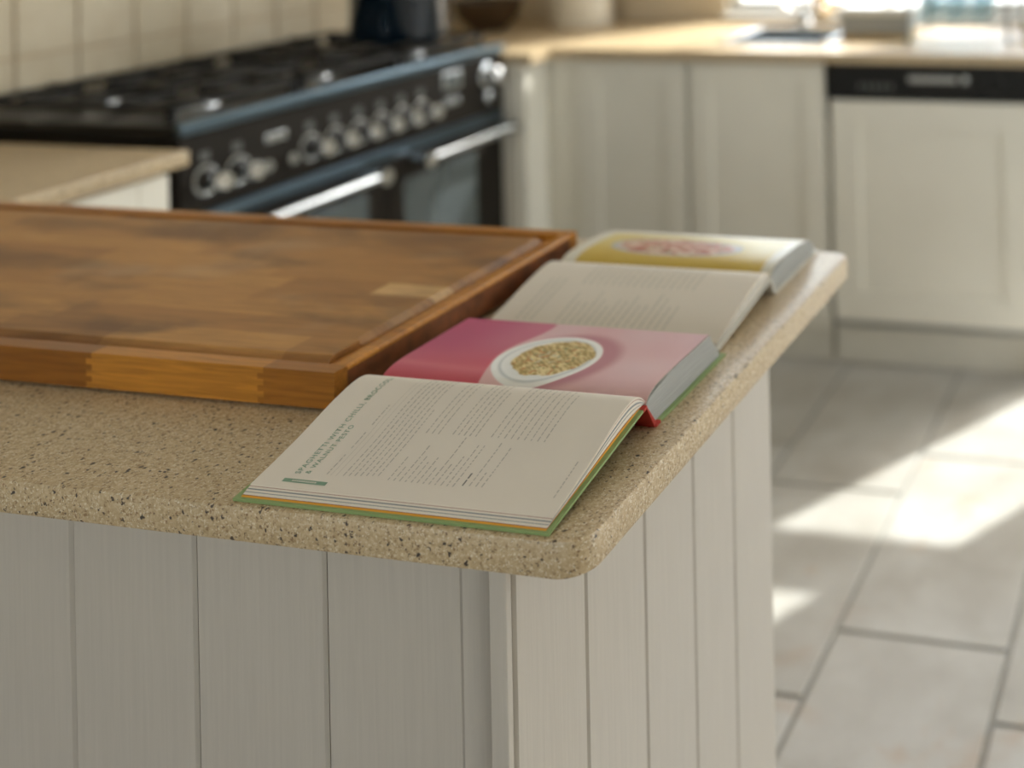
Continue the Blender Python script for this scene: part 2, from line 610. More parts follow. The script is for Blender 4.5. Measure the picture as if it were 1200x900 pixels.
def frame_y(name, h, y0, y1, w, mull=(), rails=(), rail_w=0.03, kind='window'):
    o = bpy.data.objects.new(name, None); C.objects.link(o); o.location = ((h[0] + h[1]) / 2, y0, h[2]); struct(o)
    b = bx(h[0], h[0] + w, y0, y1, h[2], h[3]); bx(h[1] - w, h[1], y0, y1, h[2], h[3], bm=b)
    bx(h[0] + w, h[1] - w, y0, y1, h[3] - w, h[3], bm=b); bx(h[0] + w, h[1] - w, y0, y1, h[2], h[2] + w, bm=b)
    obj(kind + '_frame', b, 'white_frame', o)
    for mx in mull:
        obj('mullion', bx(mx - rail_w / 2, mx + rail_w / 2, y0 + 0.003, y1 - 0.003, h[2] + w, h[3] - w), 'white_frame', o)
    for rz in rails:
        obj('rail', bx(h[0] + w, h[1] - w, y0 + 0.004, y1 - 0.004, rz - rail_w / 2, rz + rail_w / 2), 'white_frame', o)
    obj('pane', bx(h[0] + w * 0.8, h[1] - w * 0.8, (y0 + y1) / 2 - 0.002, (y0 + y1) / 2 + 0.002, h[2] + w * 0.8, h[3] - w * 0.8), 'pane', o)
    return o


w1 = frame_y('window_1', WIN, Y_F + 0.05, Y_F + 0.09, 0.035, mull=(-1.08,), rail_w=0.05)
obj('sill', bx(WIN[0], WIN[1], Y_F - 0.045, Y_F + 0.05, 0.926, 0.940, 0.003), 'white_frame', w1)
d1 = frame_y('door_1', DOOR, Y_F + 0.05, Y_F + 0.09, 0.012, kind='door')
obj('handle', tube([(0.41, Y_F + 0.05, 1.02), (0.41, Y_F + 0.01, 1.02), (0.32, Y_F + 0.01, 1.02)], 0.009), 'steel', d1, True)
frame_y('window_2', TRAN, Y_F + 0.05, Y_F + 0.09, 0.02)
# glazing of the opening added in the right wall to let in daylight
o3 = bpy.data.objects.new('added_window_right', None); C.objects.link(o3); o3.location = (X_R, 2.4, 0); struct(o3)
b = bx(X_R + 0.04, X_R + 0.09, PAT_ADDED[0], PAT_ADDED[0] + 0.05, 0, PAT_ADDED[3])
for yy in (2.275, 3.05):
    bx(X_R + 0.04, X_R + 0.09, yy, yy + 0.05, 0, PAT_ADDED[3], bm=b)
bx(X_R + 0.04, X_R + 0.09, PAT_ADDED[0], PAT_ADDED[1], PAT_ADDED[3] - 0.05, PAT_ADDED[3], bm=b)
bx(X_R + 0.04, X_R + 0.09, PAT_ADDED[0], PAT_ADDED[1], 0, 0.06, bm=b)
obj('window_frame', b, 'white_frame', o3)
obj('pane', bx(X_R + 0.063, X_R + 0.067, PAT_ADDED[0] + 0.04, PAT_ADDED[1] - 0.04, 0.05, PAT_ADDED[3] - 0.04), 'pane', o3)
BAK_ADDED = (-1.9, 0.3, 0.95, 2.12)           # unseen window added behind the viewer as daylight fill
wall_with_holes('wall_back', 'y', Y_N - 0.12, 0.12, X_L - 0.1, X_R + 0.1, Z_C, [BAK_ADDED], 'wall_paint')
frame_y('added_window_behind', BAK_ADDED, Y_N - 0.09, Y_N - 0.05, 0.05, mull=(-0.7,), rail_w=0.05)
g = obj('ground', bx(-14, 16, -12, 18, -0.30, -0.12), 'paving'); struct(g)

# ------------------------------------------------------------------ the peninsula
PEN = thing('peninsula_base', 'cream tongue-and-groove panelled peninsula base below the speckled worktop with the cookbooks', 'kitchen unit', (-1.2, 1.1, 0))
YF, XS, ZT = 0.860, -0.560, WT - 0.03
obj('carcass', bx(-1.94, -0.5965, 0.8677, 1.380, 0.002, ZT - 0.001), 'cream_paint_dimmed', PEN)


def plank(u0, u1, face, axis):
    g_ = 0.0004
    if axis == 'front':
        return bx(u0 + g_, u1 - g_, face, face + 0.0075, 0.003, ZT - 0.001, 0.0026, 1)
    return bx(face - 0.0075, face, u0 + g_, u1 - g_, 0.003, ZT - 0.001, 0.0026, 1)


edges = [-0.623 - 0.1345 * k for k in range(10)] + [-1.945]
for a, c in zip(edges, edges[1:]):
    obj('board', plank(c, a, YF, 'front'), 'cream_paint_dimmed', PEN)
qr = [(-0.6225, 0.8857)] + [(-0.6225 + 0.0265 * math.sin(t), 0.886 - 0.0275 * math.cos(t)) for t in np.linspace(0, math.pi / 2, 12)]
obj('corner_bead', prism(qr, 'z', 0.003, ZT - 0.001), 'cream_paint_dimmed', PEN, True)
obj('end_strip', bx(-0.5755, XS, 0.827, 0.8345, 0.003, ZT - 0.001, 0.001), 'cream_paint_dimmed', PEN)
obj('recess_strip', bx(-0.5955, -0.5760, 0.874, 0.886, 0.003, ZT - 0.001), 'cream_paint_dimmed', PEN)
sedge = [0.838, 0.947, 1.058, 1.169, 1.277, 1.397]
for a, c in zip(sedge, sedge[1:]):
    obj('board', plank(a, c, XS, 'side'), 'cream_paint_dimmed', PEN)
obj('back_panel', bx(-1.94, -0.576, 1.380, 1.396, 0.003, ZT - 0.001), 'cream_paint_dimmed', PEN)
obj('panel_backing', bx(-0.5755, -0.5677, 0.8347, 1.395, 0.003, ZT - 0.001), 'cream_paint_dimmed', PEN)

XE = -0.482
poly = round_poly([(X_L + 0.008, 0.812), (XE, 0.812), (XE, 1.502), (-1.95, 1.502), (-1.95, 1.885), (X_L + 0.008, 1.885)],
                  [0, 0.028, 0.020, 0.0, 0.0, 0], 10)
tag(obj('stone_worktop', prism(poly, 'z', WT - 0.03, WT, bevel=0.0026, seg=2), 'stone', None, True),
    'speckled beige stone worktop with rounded corner carrying the open cookbooks and chopping board', 'worktop')

# ------------------------------------------------------------------ the chopping board
BX0, BX1, BY0, BY1, BZ0, BZ1 = -1.885, -0.840, 0.970, 1.414, WT + 0.0005, WT + 0.040
BRD = thing('chopping_board', 'large worn wooden chopping board with juice groove lying on the stone worktop', 'chopping board', (-1.36, 1.19, WT))
RIM, GRV = 0.018, 0.015
px0, px1, py0, py1 = BX0 + RIM + GRV, BX1 - RIM - GRV, BY0 + RIM + GRV, BY1 - RIM - GRV
obj('groove_bed', bx(BX0 + 0.014, BX1 - 0.014, BY0 + 0.014, BY1 - 0.014, BZ0, BZ1 - 0.007), 'board_oiled', BRD).color = (0.7, 0.7, 0.7, 1)


def comb(x, side, z0, z1, n=6, d=0.0035):
    """finger-joint teeth at a stave end; side +1: the outline runs upward on the right, -1 downward on the left"""
    pts = []
    zz = np.linspace(z0, z1, n + 1)
    for i in range(n):
        xx = x + (d if i % 2 else -d)
        seg = [(xx, zz[i]), (xx, zz[i + 1])]
        pts += seg
    return pts if side > 0 else pts[::-1]


def tone(o, t):
    o.color = (t, t, t, 1)
    return o


def stave(x0, x1, y0, y1, z0, z1, j0, j1, mat, t):
    r = comb(x1, 1, z0, z1) if j1 else [(x1, z0), (x1, z1)]
    l = comb(x0, -1, z0, z1) if j0 else [(x0, z1), (x0, z0)]
    return tone(obj('stave', prism(r + l, 'y', y0, y1, bevel=0.0), mat, BRD), t)


# front rim: finger-jointed lengths as the photograph shows them, then the back rim
cuts = [BX1, -0.9246, -1.1316, -1.42, -1.66, BX0]
for i, (a, c) in enumerate(zip(cuts, cuts[1:])):
    stave(c, a, BY0, BY0 + RIM, BZ0 + 0.0035, BZ1, i < len(cuts) - 2, i > 0, 'board_oiled', (0.42, 0.95, 0.25, 0.6, 0.4)[i])
cuts2 = [BX1, -1.06, -1.33, -1.60, BX0]
for i, (a, c) in enumerate(zip(cuts2, cuts2[1:])):
    stave(c, a, BY1 - RIM, BY1, BZ0 + 0.0035, BZ1, i < len(cuts2) - 2, i > 0, 'board_oiled', (0.7, 0.5, 0.75, 0.55)[i])
# end rims: the sawn ends of the rows of staves under a worn top edge
nrow = 9
rows = np.linspace(BY0 + RIM, BY1 - RIM, nrow + 1)
for i in range(nrow):
    for sgn, xe in ((1, BX1), (-1, BX0)):
        pr = [(RIM, 0.0035), (0.002, 0.0035), (0.0, 0.0055), (0.0, 0.0345), (RIM, 0.0345)]
        obj('stave', prism([(xe - sgn * u, BZ0 + v) for u, v in pr], 'y', rows[i], rows[i + 1]), 'board_end', BRD)
        pr = [(RIM, 0.0345), (0.0, 0.0345), (0.0, 0.0372), (0.0022, 0.0395), (RIM - 0.004, 0.0395), (RIM, 0.0365)]
        tone(obj('stave_edge', prism([(xe - sgn * u, BZ0 + v) for u, v in pr], 'y', rows[i], rows[i + 1]), 'board_oiled', BRD), random.uniform(0.55, 0.95))
rows = np.linspace(py0, py1, nrow + 1)
rows[4], rows[5] = 1.163, 1.198
for i in range(nrow):
    if i == 0:
        xs = [px1, -0.929, -1.155]
    elif i == 4:
        xs = [px1, -0.958]
    else:
        xs = [px1]
    x = xs[-1] - random.uniform(0.10, 0.26)
    while x > px0 + 0.08:
        xs.append(x); x -= random.uniform(0.19, 0.33)
    xs.append(px0)
    for j, (a, c) in enumerate(zip(xs, xs[1:])):
        t = random.uniform(0.1, 0.8)
        if i == 0:
            t = (0.35, 0.8, 0.2)[j] if j < 3 else t
        if i == 4 and j == 0:
            t = 1.0
        if i == 0:      # the front row is worked down into the juice groove
            a2 = a
            o_ = obj('stave', prism([(rows[0] - 0.002, BZ1 - 0.012), (rows[1], BZ1 - 0.012), (rows[1], BZ1), (rows[0] + 0.0045, BZ1), (rows[0] - 0.002, BZ1 - 0.0062)], 'x', c, a2), 'board_worn', BRD)
        elif j == 0:    # so is each row's end
            o_ = obj('stave', prism([(c, BZ1 - 0.012), (a + 0.002, BZ1 - 0.012), (a + 0.002, BZ1 - 0.006), (a - 0.006, BZ1), (c, BZ1)], 'y', rows[i], rows[i + 1]), 'board_worn', BRD)
        else:
            o_ = obj('stave', bx(c, a, rows[i], rows[i + 1], BZ1 - 0.012, BZ1 - random.uniform(0, 0.0002)), 'board_worn', BRD)
        tone(o_, t)

# ------------------------------------------------------------------ the cookbooks


def interp(prof, ys):
    p = np.array(prof)
    return np.interp(ys, p[:, 0], p[:, 1])


def smooth_profile(prof, n=60):
    """arc-length resampled, gently smoothed (Y,Z) curve"""
    p = np.array(prof, float)
    d = np.r_[0, np.cumsum(np.hypot(*np.diff(p, axis=0).T))]
    s = np.linspace(0, d[-1], n)
    q = np.c_[np.interp(s, d, p[:, 0]), np.interp(s, d, p[:, 1])]
    for _ in range(6):
        q[1:-1] = 0.25 * q[:-2] + 0.5 * q[1:-1] + 0.25 * q[2:]
    return q


def ribbon(q0, q1, x0, x1):
    """closed sheet between two (Y,Z) curves, extruded along X"""
    poly = [tuple(p) for p in q0] + [tuple(p) for p in q1[::-1]]
    b = bmesh.new()
    n = len(q0)
    va = [[b.verts.new((x, p[0], p[1])) for p in q0] for x in (x0, x1)]
    vb = [[b.verts.new((x, p[0], p[1])) for p in q1] for x in (x0, x1)]
    for i in range(n - 1):
        b.faces.new((va[0][i], va[0][i + 1], va[1][i + 1], va[1][i]))
        b.faces.new((vb[0][i], vb[1][i], vb[1][i + 1], vb[0][i + 1]))
        for k in (0, 1):
            b.faces.new((va[k][i], vb[k][i], vb[k][i + 1], va[k][i + 1]))
    for i in (0, n - 1):
        b.faces.new((va[0][i], va[1][i], vb[1][i], vb[0][i]))
    return b


def photo_page(name, q, x0, x1, nx, ny, colour, parent, lift=0.0003):
    """a printed page: a fine sheet following curve q whose print is a point colour"""
    d = np.r_[0, np.cumsum(np.hypot(*np.diff(q, axis=0).T))]
    s = np.linspace(0, d[-1], ny)
    Y = np.interp(s, d, q[:, 0]); Z = np.interp(s, d, q[:, 1]) + lift
    X = np.linspace(x0, x1, nx)
    XX, YY = np.meshgrid(X, Y); ZZ = np.repeat(Z[:, None], nx, 1)
    SS = np.repeat(s[:, None], nx, 1)
    base = np.array(base_of(parent))
    co = np.stack([XX, YY, ZZ], -1).reshape(-1, 3) - base
    idx = np.arange(nx * ny).reshape(ny, nx)
    f = np.stack([idx[:-1, :-1], idx[:-1, 1:], idx[1:, 1:], idx[1:, :-1]], -1).reshape(-1, 4)
    me = bpy.data.meshes.new(name)
    me.vertices.add(len(co)); me.vertices.foreach_set('co', co.ravel())
    me.loops.add(f.size); me.loops.foreach_set('vertex_index', f.ravel())
    me.polygons.add(len(f)); me.polygons.foreach_set('loop_start', np.arange(0, f.size, 4))
    me.update(calc_edges=True)
    rgb = colour(XX, YY, SS)
    lin = np.where(rgb <= 0.04045, rgb / 12.92, ((rgb + 0.055) / 1.055) ** 2.4)
    at = me.attributes.new('print', 'FLOAT_COLOR', 'POINT')
    at.data.foreach_set('color', np.concatenate([lin, np.ones(lin.shape[:2] + (1,))], -1).astype(np.float32).ravel())
    for p in me.polygons:
        p.use_smooth = True
    me.materials.append(M['photo_print'])
    o = bpy.data.objects.new(name, me); C.objects.link(o); o.parent = parent
    return o


def value_noise(X, Y, sx, sy, seed=0):
    r = np.random.default_rng(seed)
    g = r.random((64, 64))
    u = (X * sx) % 63; v = (Y * sy) % 63
    i = u.astype(int); j = v.astype(int)
    a = u - i; b_ = v - j
    a = a * a * (3 - 2 * a); b_ = b_ * b_ * (3 - 2 * b_)
    i1 = (i + 1) % 64; j1 = (j + 1) % 64
    return (g[i, j] * (1 - a) + g[i1, j] * a) * (1 - b_) + (g[i, j1] * (1 - a) + g[i1, j1] * a) * b_


def lerp(a, b, t):
    t = np.clip(t, 0, 1)[..., None]
    return np.array(a) * (1 - t) + np.array(b) * t


def sstep(a, b, x):
    t = np.clip((x - a) / (b - a), 0, 1)
    return t * t * (3 - 2 * t)


def over(dst, col, a):
    a = np.clip(a, 0, 1)[..., None]
    return dst * (1 - a) + np.asarray(col) * a


S = lambda r, g, b: np.array([r, g, b]) / 255.0


def pink_print(X, Y, s):
    n1 = value_noise(X + 3, Y + 3, 22, 26, 1)
    left = lerp(S(212, 98, 116), S(182, 74, 122), sstep(1.0, 1.10, Y + 0.2 * (-(X + 0.70))))
    left = over(left, S(226, 136, 146), 0.55 * np.exp(-((Y - 1.013 - 0.004 * np.sin(20 * X)) / 0.006) ** 2))
    left = over(left, S(206, 130, 150), 0.7 * sstep(-0.78, -0.71, X) * sstep(1.02, 1.08, Y))
    left = over(left, S(206, 84, 96), 0.6 * sstep(1.005, 0.99, Y))
    left = over(left, S(204, 92, 118), 0.35 * n1)
    rightc = lerp(S(232, 196, 196), S(222, 188, 194), sstep(1.0, 1.13, Y))
    rightc = over(rightc, S(232, 200, 206), 0.8 * np.exp(-((X + 0.56) / 0.05) ** 2 - ((Y - 1.03) / 0.05) ** 2))
    rightc = over(rightc, S(216, 152, 160), 0.3 * n1)
    edge = -0.7035 + 0.006 * np.cos((Y - 0.985) * 48) + 0.004 * sstep(1.05, 1.12, Y)
    c = left * (1 - sstep(-0.001, 0.001, X - edge))[..., None] + rightc * sstep(-0.001, 0.001, X - edge)[..., None]

    def oval(cx_, cy_, a, b_, p=2.4, rot=0.0):
        u = (X - cx_) * math.cos(rot) + (Y - cy_) * math.sin(rot)
        v = -(X - cx_) * math.sin(rot) + (Y - cy_) * math.cos(rot)
        return (np.abs(u / a) ** p + np.abs(v / b_) ** p) ** (1 / p)

    sh = oval(-0.641, 1.047, 0.056, 0.056, 2.0)
    c = over(c, S(180, 112, 128), 0.7 * sstep(1.18, 0.9, sh))
    pl = oval(-0.6545, 1.0435, 0.0535, 0.0545, 2.0)
    c = over(c, S(246, 247, 246), sstep(1.0, 0.975, pl))
    c = over(c, S(198, 204, 206), 0.8 * np.exp(-((pl - 0.84) / 0.03) ** 2) * sstep(1.02, 0.98, pl))
    c = over(c, S(232, 233, 230), 0.5 * sstep(0.82, 0.7, pl))
    wob = 0.10 * (value_noise(X + 1, Y + 1, 160, 160, 5) - 0.5)
    pa = oval(-0.649, 1.0465, 0.0405, 0.041, 2.0) + wob
    a1 = value_noise(X * 0.8 + Y + 2, X - Y * 0.7 + 4, 420, 130, 8)
    a2 = value_noise(X - Y * 0.6 + 5, X * 0.9 + Y + 2, 150, 460, 9)
    strands = lerp(S(172, 144, 84), S(236, 218, 166), sstep(0.25, 0.75, 0.5 * a1 + 0.5 * a2))
    m_ = sstep(1.0, 0.95, pa)[..., None]
    c = c * (1 - m_) + strands * m_
    g1 = value_noise(X + 7, Y + 7, 330, 330, 12)
    c = over(c, S(104, 118, 74), m_[..., 0] * sstep(0.70, 0.82, g1) * sstep(0.95, 0.3, pa))
    g2 = value_noise(X + 9, Y + 9, 300, 300, 15)
    c = over(c, S(224, 222, 208), m_[..., 0] * 0.8 * sstep(0.66, 0.8, g2) * sstep(0.8, 0.2, oval(-0.660, 1.044, 0.034, 0.034)))
    g3 = value_noise(X + 12, Y + 9, 260, 260, 21)
    c = over(c, S(196, 128, 72), m_[..., 0] * 0.7 * sstep(0.76, 0.86, g3))
    return c


def yellow_print(X, Y, s):
    c = np.ones(X.shape + (3,)) * S(226, 222, 208)
    n1 = value_noise(X + 3, Y + 3, 30, 30, 31)
    yel = lerp(S(208, 180, 88), S(222, 208, 142), sstep(1.345, 1.42, Y))
    yel = over(yel, S(232, 222, 176), 0.65 * sstep(-0.66, -0.57, X) * sstep(1.35, 1.38, Y))
    yel = over(yel, S(196, 158, 52), 0.3 * n1)
    ins = sstep(-0.7985, -0.797, X) * sstep(-0.5450, -0.5465, X) * sstep(1.4475, 1.446, Y)
    c = c * (1 - ins[..., None]) + yel * ins[..., None]
    r = ((np.abs((X + 0.684) / 0.093) ** 2.2 + np.abs((Y - 1.393) / 0.034) ** 2.2) ** (1 / 2.2))
    c = over(c, S(186, 188, 192), sstep(1.0, 0.96, r))
    c = over(c, S(206, 204, 200), sstep(0.93, 0.88, r))
    f1 = value_noise(X + 2, Y + 2, 95, 130, 41); f2 = value_noise(X + 6, Y + 1, 150, 210, 42)
    food = lerp(S(190, 116, 98), S(226, 202, 184), sstep(0.3, 0.7, f1))
    food = over(food, S(170, 104, 84), 0.8 * sstep(0.66, 0.8, f2))
    food = over(food, S(128, 132, 84), 0.7 * sstep(0.74, 0.86, value_noise(X + 4, Y + 8, 170, 200, 44)))
    food = over(food, S(232, 226, 214), 0.8 * sstep(0.7, 0.85, value_noise(X + 9, Y + 3, 120, 180, 47)))
    m_ = sstep(0.9, 0.82, r + 0.14 * (f2 - 0.5))[..., None]
    return c * (1 - m_) + food * m_


class Page:
    """maps (X, distance along Y on the page) to a point on the page's surface"""

    def __init__(self, q, lift=0.00025):
        self.q = q; self.lift = lift
        self.d = np.r_[0, np.cumsum(np.hypot(*np.diff(q, axis=0).T))]

    def s_of_y(self, y):
        return np.interp(y, self.q[:, 0], self.d)

    def at(self, x, s):
        y = np.interp(s, self.d, self.q[:, 0]); z = np.interp(s, self.d, self.q[:, 1])
        i = min(max(int(np.searchsorted(self.d, s)), 1), len(self.d) - 1)
        t = self.q[i] - self.q[i - 1]; t = t / np.hypot(*t)
        return (x, y - t[1] * self.lift, z + t[0] * self.lift)


def text_lines(page, lines, h, bm=None, wmin=0.003, wmax=0.011):
    """rows of word-sized marks; lines: (X, s0, s1)"""
    b = bm or bmesh.new()
    for x, s0, s1 in lines:
        s = s0
        while s < s1 - 0.002:
            w = min(random.uniform(wmin, wmax), s1 - s)
            if w < 0.0015:
                break
            n = max(1, int(w / 0.004))
            pts = np.linspace(s, s + w, n + 1)
            hh = h * random.uniform(0.85, 1.1)
            lo = [b.verts.new(page.at(x, t)) for t in pts]; hi = [b.verts.new(page.at(x - hh, t)) for t in pts]
            for i in range(n):
                b.faces.new((lo[i], lo[i + 1], hi[i + 1], hi[i]))
            s += w + random.uniform(0.0010, 0.0017)
    return b


def word_mesh(page, body, x, s0, length, lift_scale=1.0, across=False):
    """real lettering laid on the page: reads along +Y with its top towards -X"""
    cu = bpy.data.curves.new('lettering', 'FONT'); cu.body = body; cu.size = 1.0
    cu.space_character = 1.18; cu.offset = 0.006; cu.resolution_u = 3
    to = bpy.data.objects.new('lettering', cu); C.objects.link(to)
    dg = bpy.context.evaluated_depsgraph_get()
    me = bpy.data.meshes.new_from_object(to.evaluated_get(dg))
    bpy.data.objects.remove(to); bpy.data.curves.remove(cu)
    b = bmesh.new(); b.from_mesh(me); bpy.data.meshes.remove(me)
    xs = [v.co.x for v in b.verts]
    k = length / (max(xs) - min(xs)); x_min = min(xs)
    for v in b.verts:
        v.co = page.at(x - v.co.y * k * 1.2, s0 + (v.co.x - x_min) * k)
    return b


def cookbook(name, label, x0, x1, near, near_top, hinge, foot, far_top, far_end, cover_mat, spine_mat, layers, colour, base_y):
    """open book seen from its foot: near (thin, leaning) half, spine, far (thick, flat) half.
    near: Y of the near cover's free edge, hinge/foot: (Y,Z) of the spine's two edges"""
    B = thing(name, label, 'cookbook', ((x0 + x1) / 2, foot[0], WT))
    th = 0.0024
    # near cover leaning from the worktop up to the spine
    L = Vector((hinge[0] - near, hinge[1] - WT)).normalized(); nrm = Vector((-L.y, L.x))
    a = Vector((near, WT + 0.0004)); h = Vector(hinge)
    obj('cover', prism([tuple(a), tuple(h), tuple(h + nrm * th), tuple(a + nrm * th)], 'x', x0, x1), cover_mat, B)
    # spine strip and its turn-ins
    fo = Vector((foot[0], WT + 0.0004))
    sp = [tuple(h), tuple(h + nrm * th), tuple(fo + Vector((0.004, th))), tuple(fo)]
    obj('spine', prism(sp, 'x', x0 + 0.0005, x1 - 0.0005), spine_mat, B)
    if spine_mat != cover_mat:
        h2 = h - L * 0.007
        obj('spine_cloth', prism([tuple(h2 - nrm * 0.0003), tuple(h - nrm * 0.0003), tuple(h + nrm * (th + 0.0003)), tuple(h2 + nrm * (th + 0.0003))], 'x', x0 - 0.0003, x1 + 0.0003), spine_mat, B)
        obj('spine_cloth', prism([(fo.x + 0.001, WT + 0.0002), (fo.x + 0.010, WT + 0.0002), (fo.x + 0.010, WT + th + 0.0006), (fo.x + 0.001, WT + th + 0.0006)], 'x', x0 - 0.0003, x1 + 0.0003), spine_mat, B)
    # far cover lying flat
    obj('cover', prism([(fo.x + 0.002, WT + 0.0004), (far_end, WT + 0.0004), (far_end, WT + 0.0004 + th), (fo.x + 0.002, WT + 0.0004 + th)], 'x', x0, x1), cover_mat, B)
    # near leaves between cover and top page
    q_top = smooth_profile(near_top)
    n = len(q_top)
    lo = np.array([tuple(a + L * (0.0025 + ((h - a).length - 0.0035) * t) + nrm * (th + 0.0002)) for t in np.linspace(0, 1, n)])
    px0_, px1_ = x0 + 0.006, x1 - 0.004
    tot = sum(w for _, w in layers); acc = 0.0
    for i, (mname, wgt) in enumerate(layers):
        t0, t1 = acc / tot, (acc + 0.92 * wgt) / tot
        acc += wgt
        qa, qb = lo * (1 - t0) + q_top * t0, lo * (1 - t1) + q_top * t1
        dx = random.uniform(-0.0006, 0.0006)
        o = obj('leaf', ribbon(qa, qb, px0_ + dx, px1_ + dx), mname, B, True)
    # the open text page on top
    top = obj('page', ribbon(q_top, q_top + np.array([0, 0.0004]), px0_, px1_), 'paper', B, True)
    q_top = q_top + np.array([0, 0.0004])
    # far page block and its printed top page
    q_far = smooth_profile(far_top)
    blk = [(foot[0] + 0.0035, WT + th + 0.0008), (far_end - 0.006, WT + th + 0.0008)] + [(p[0], p[1] - 0.0034 * max(0.0, 1 - ((p[0] - q_far[0, 0] - 0.022) / 0.034) ** 2) - 0.0002) for p in q_far[::-1]]
    qm = q_far.copy(); qm[:, 1] -= 0.0018 * np.clip(1 - ((qm[:, 0] - qm[0, 0] - 0.024) / 0.034) ** 2, 0, 1)
    obj('leaf', ribbon(qm - np.array([0, 0.0005]), qm, px0_, px1_), 'page_edges', B, True)
    obj('leaf', ribbon(q_far - np.array([0, 0.00035]), q_far, px0_, px1_), 'paper', B, True)
    obj('page_block', prism(blk, 'x', px0_, px1_), 'page_edges', B)
    pic = photo_page('page', q_far, px0_, px1_, 330, 190, colour, B)
    pic['label'] = 'glossy page with a full-page food photograph'
    return B, top, Page(q_top)


bk1, pg1_obj, pg1 = cookbook(
    'cookbook', 'open green cookbook with red cloth spine showing pink pasta photo and spaghetti recipe', -0.809, -0.5150, 0.8180,
    [(0.830, 0.9185), (0.855, 0.9245), (0.886, 0.933), (0.922, 0.945), (0.945, 0.951), (0.960, 0.953), (0.972, 0.951), (0.981, 0.945), (0.986, 0.9395)],
    (0.982, 0.936), (0.998, WT),
    [(0.9875, 0.9365), (0.990, 0.940), (0.997, 0.9435), (1.010, 0.946), (1.03, 0.9465), (1.06, 0.946), (1.128, 0.945)],
    1.160, 'green_cover', 'red_cloth',
    [('orange_paper', 1.6), ('paper_red', 0.35), ('paper', 2.0), ('paper_grey', 0.5), ('paper', 1.6), ('paper_grey', 0.9), ('paper', 1.5), ('paper_red', 0.3), ('paper', 0.8)], pink_print, 0.99)

bk2, pg2_obj, pg2 = cookbook(
    'cookbook', 'open white-covered cookbook showing a yellow food photo, at the far end of the worktop', -0.822, -0.527, 1.1690,
    [(1.176, 0.9175), (1.20, 0.9235), (1.226, 0.930), (1.26, 0.938), (1.285, 0.943), (1.302, 0.9455), (1.316, 0.9445), (1.327, 0.940), (1.331, 0.9355)],
    (1.327, 0.932), (1.338, WT),
    [(1.3325, 0.934), (1.336, 0.938), (1.343, 0.9412), (1.356, 0.943), (1.38, 0.9435), (1.41, 0.9425), (1.44, 0.940), (1.468, 0.935), (1.482, 0.9305)],
    1.500, 'white_cover', 'white_cover',
    [('paper', 1.5), ('paper_grey', 0.6), ('paper', 1.5), ('paper_grey', 0.4), ('paper', 1.5), ('paper', 1.0)], yellow_print, 1.33)

# lettering of the recipe page
sy = pg1.s_of_y
b = word_mesh(pg1, 'SPAGHETTI WITH CHILLI, BROCCOLI', -0.7680, sy(0.8455), 0.1225)
join(b, word_mesh(pg1, '& WALNUT PESTO', -0.7592, sy(0.8465), 0.0565))
o = obj('recipe_title', b, 'ink_green', bk1); o['label'] = 'recipe title in spaced green capitals'
bar = bmesh.new()
for i in range(12):
    xa, xb = -0.7775 + 0.0425 * i / 12, -0.7775 + 0.0425 * (i + 1) / 12
    s0, s1 = sy(0.8360), sy(0.8398)
    bar.faces.new([bar.verts.new(pg1.at(x, s)) for x, s in ((xa, s0), (xb, s0), (xb, s1), (xa, s1))])
bmesh.ops.remove_doubles(bar, verts=bar.verts, dist=1e-6)
obj('green_bar', bar, 'ink_green', bk1)
bar = bmesh.new()
pgl = Page(pg1.q, 0.0004)
for i in range(11):
    xa = -0.7685 + 0.0022 * i
    bar.faces.new([bar.verts.new(pgl.at(x, s)) for x, s in ((xa, sy(0.8372)), (xa + 0.0014, sy(0.8372)), (xa + 0.0014, sy(0.8386)), (xa, sy(0.8386)))])
o = obj('bar_lettering', bar, 'paper', bk1); o['kind'] = 'stuff'

LN = []
LN += [(-0.7425, sy(0.848), sy(0.870)), (-0.7425, sy(0.877), sy(0.897)), (-0.7425, sy(0.903), sy(0.927))]
for k in range(7):                                            # introduction
    LN.append((-0.7265 + 0.0052 * k, sy(0.8480 + 0.0006 * k), sy([0.981, 0.979, 0.976, 0.980, 0.977, 0.981, 0.925][k])))
for k in range(12):                                           # ingredients
    LN.append((-0.6835 + 0.0056 * k, sy(0.8485), sy([0.874, 0.866, 0.888, 0.879, 0.872, 0.877, 0.866, 0.902, 0.871, 0.880, 0.894, 0.893][k])))
LN += [(-0.6080, sy(0.851), sy(0.897)), (-0.6020, sy(0.851), sy(0.866)), (-0.5965, sy(0.851), sy(0.893))]
for k in range(3):                                            # method, three paragraphs
    LN.append((-0.6850 + 0.0060 * k, sy(0.900), sy([0.981, 0.980, 0.972][k])))
for k in range(5):
    LN.append((-0.6590 + 0.0056 * k, sy(0.901), sy([0.980, 0.981, 0.979, 0.980, 0.955][k])))
for k in range(9):
    LN.append((-0.6215 + 0.0064 * k, sy(0.902), sy([0.981, 0.979, 0.980, 0.981, 0.978, 0.980, 0.981, 0.979, 0.962][k])))
LN.append((-0.5285, sy(0.848), sy(0.886)))
o = obj('printed_text', text_lines(pg1, LN, 0.0012, None, 0.0016, 0.0056), 'ink_grey', bk1); o['kind'] = 'stuff'
hd = text_lines(pg1, [(-0.6140, sy(0.8505), sy(0.864))], 0.0016, None, 0.004, 0.008)
obj('subheading', hd, 'ink_dark', bk1)
b = bmesh.new()
for x in (-0.7385, -0.7335):
    pts = np.linspace(sy(0.847), sy(0.975), 24)
    lo_ = [b.verts.new(pg1.at(x, t)) for t in pts]; hi_ = [b.verts.new(pg1.at(x - 0.0003, t)) for t in pts]
    for i in range(23):
        b.faces.new((lo_[i], lo_[i + 1], hi_[i + 1], hi_[i]))
obj('rule_line', b, 'ink_grey', bk1)
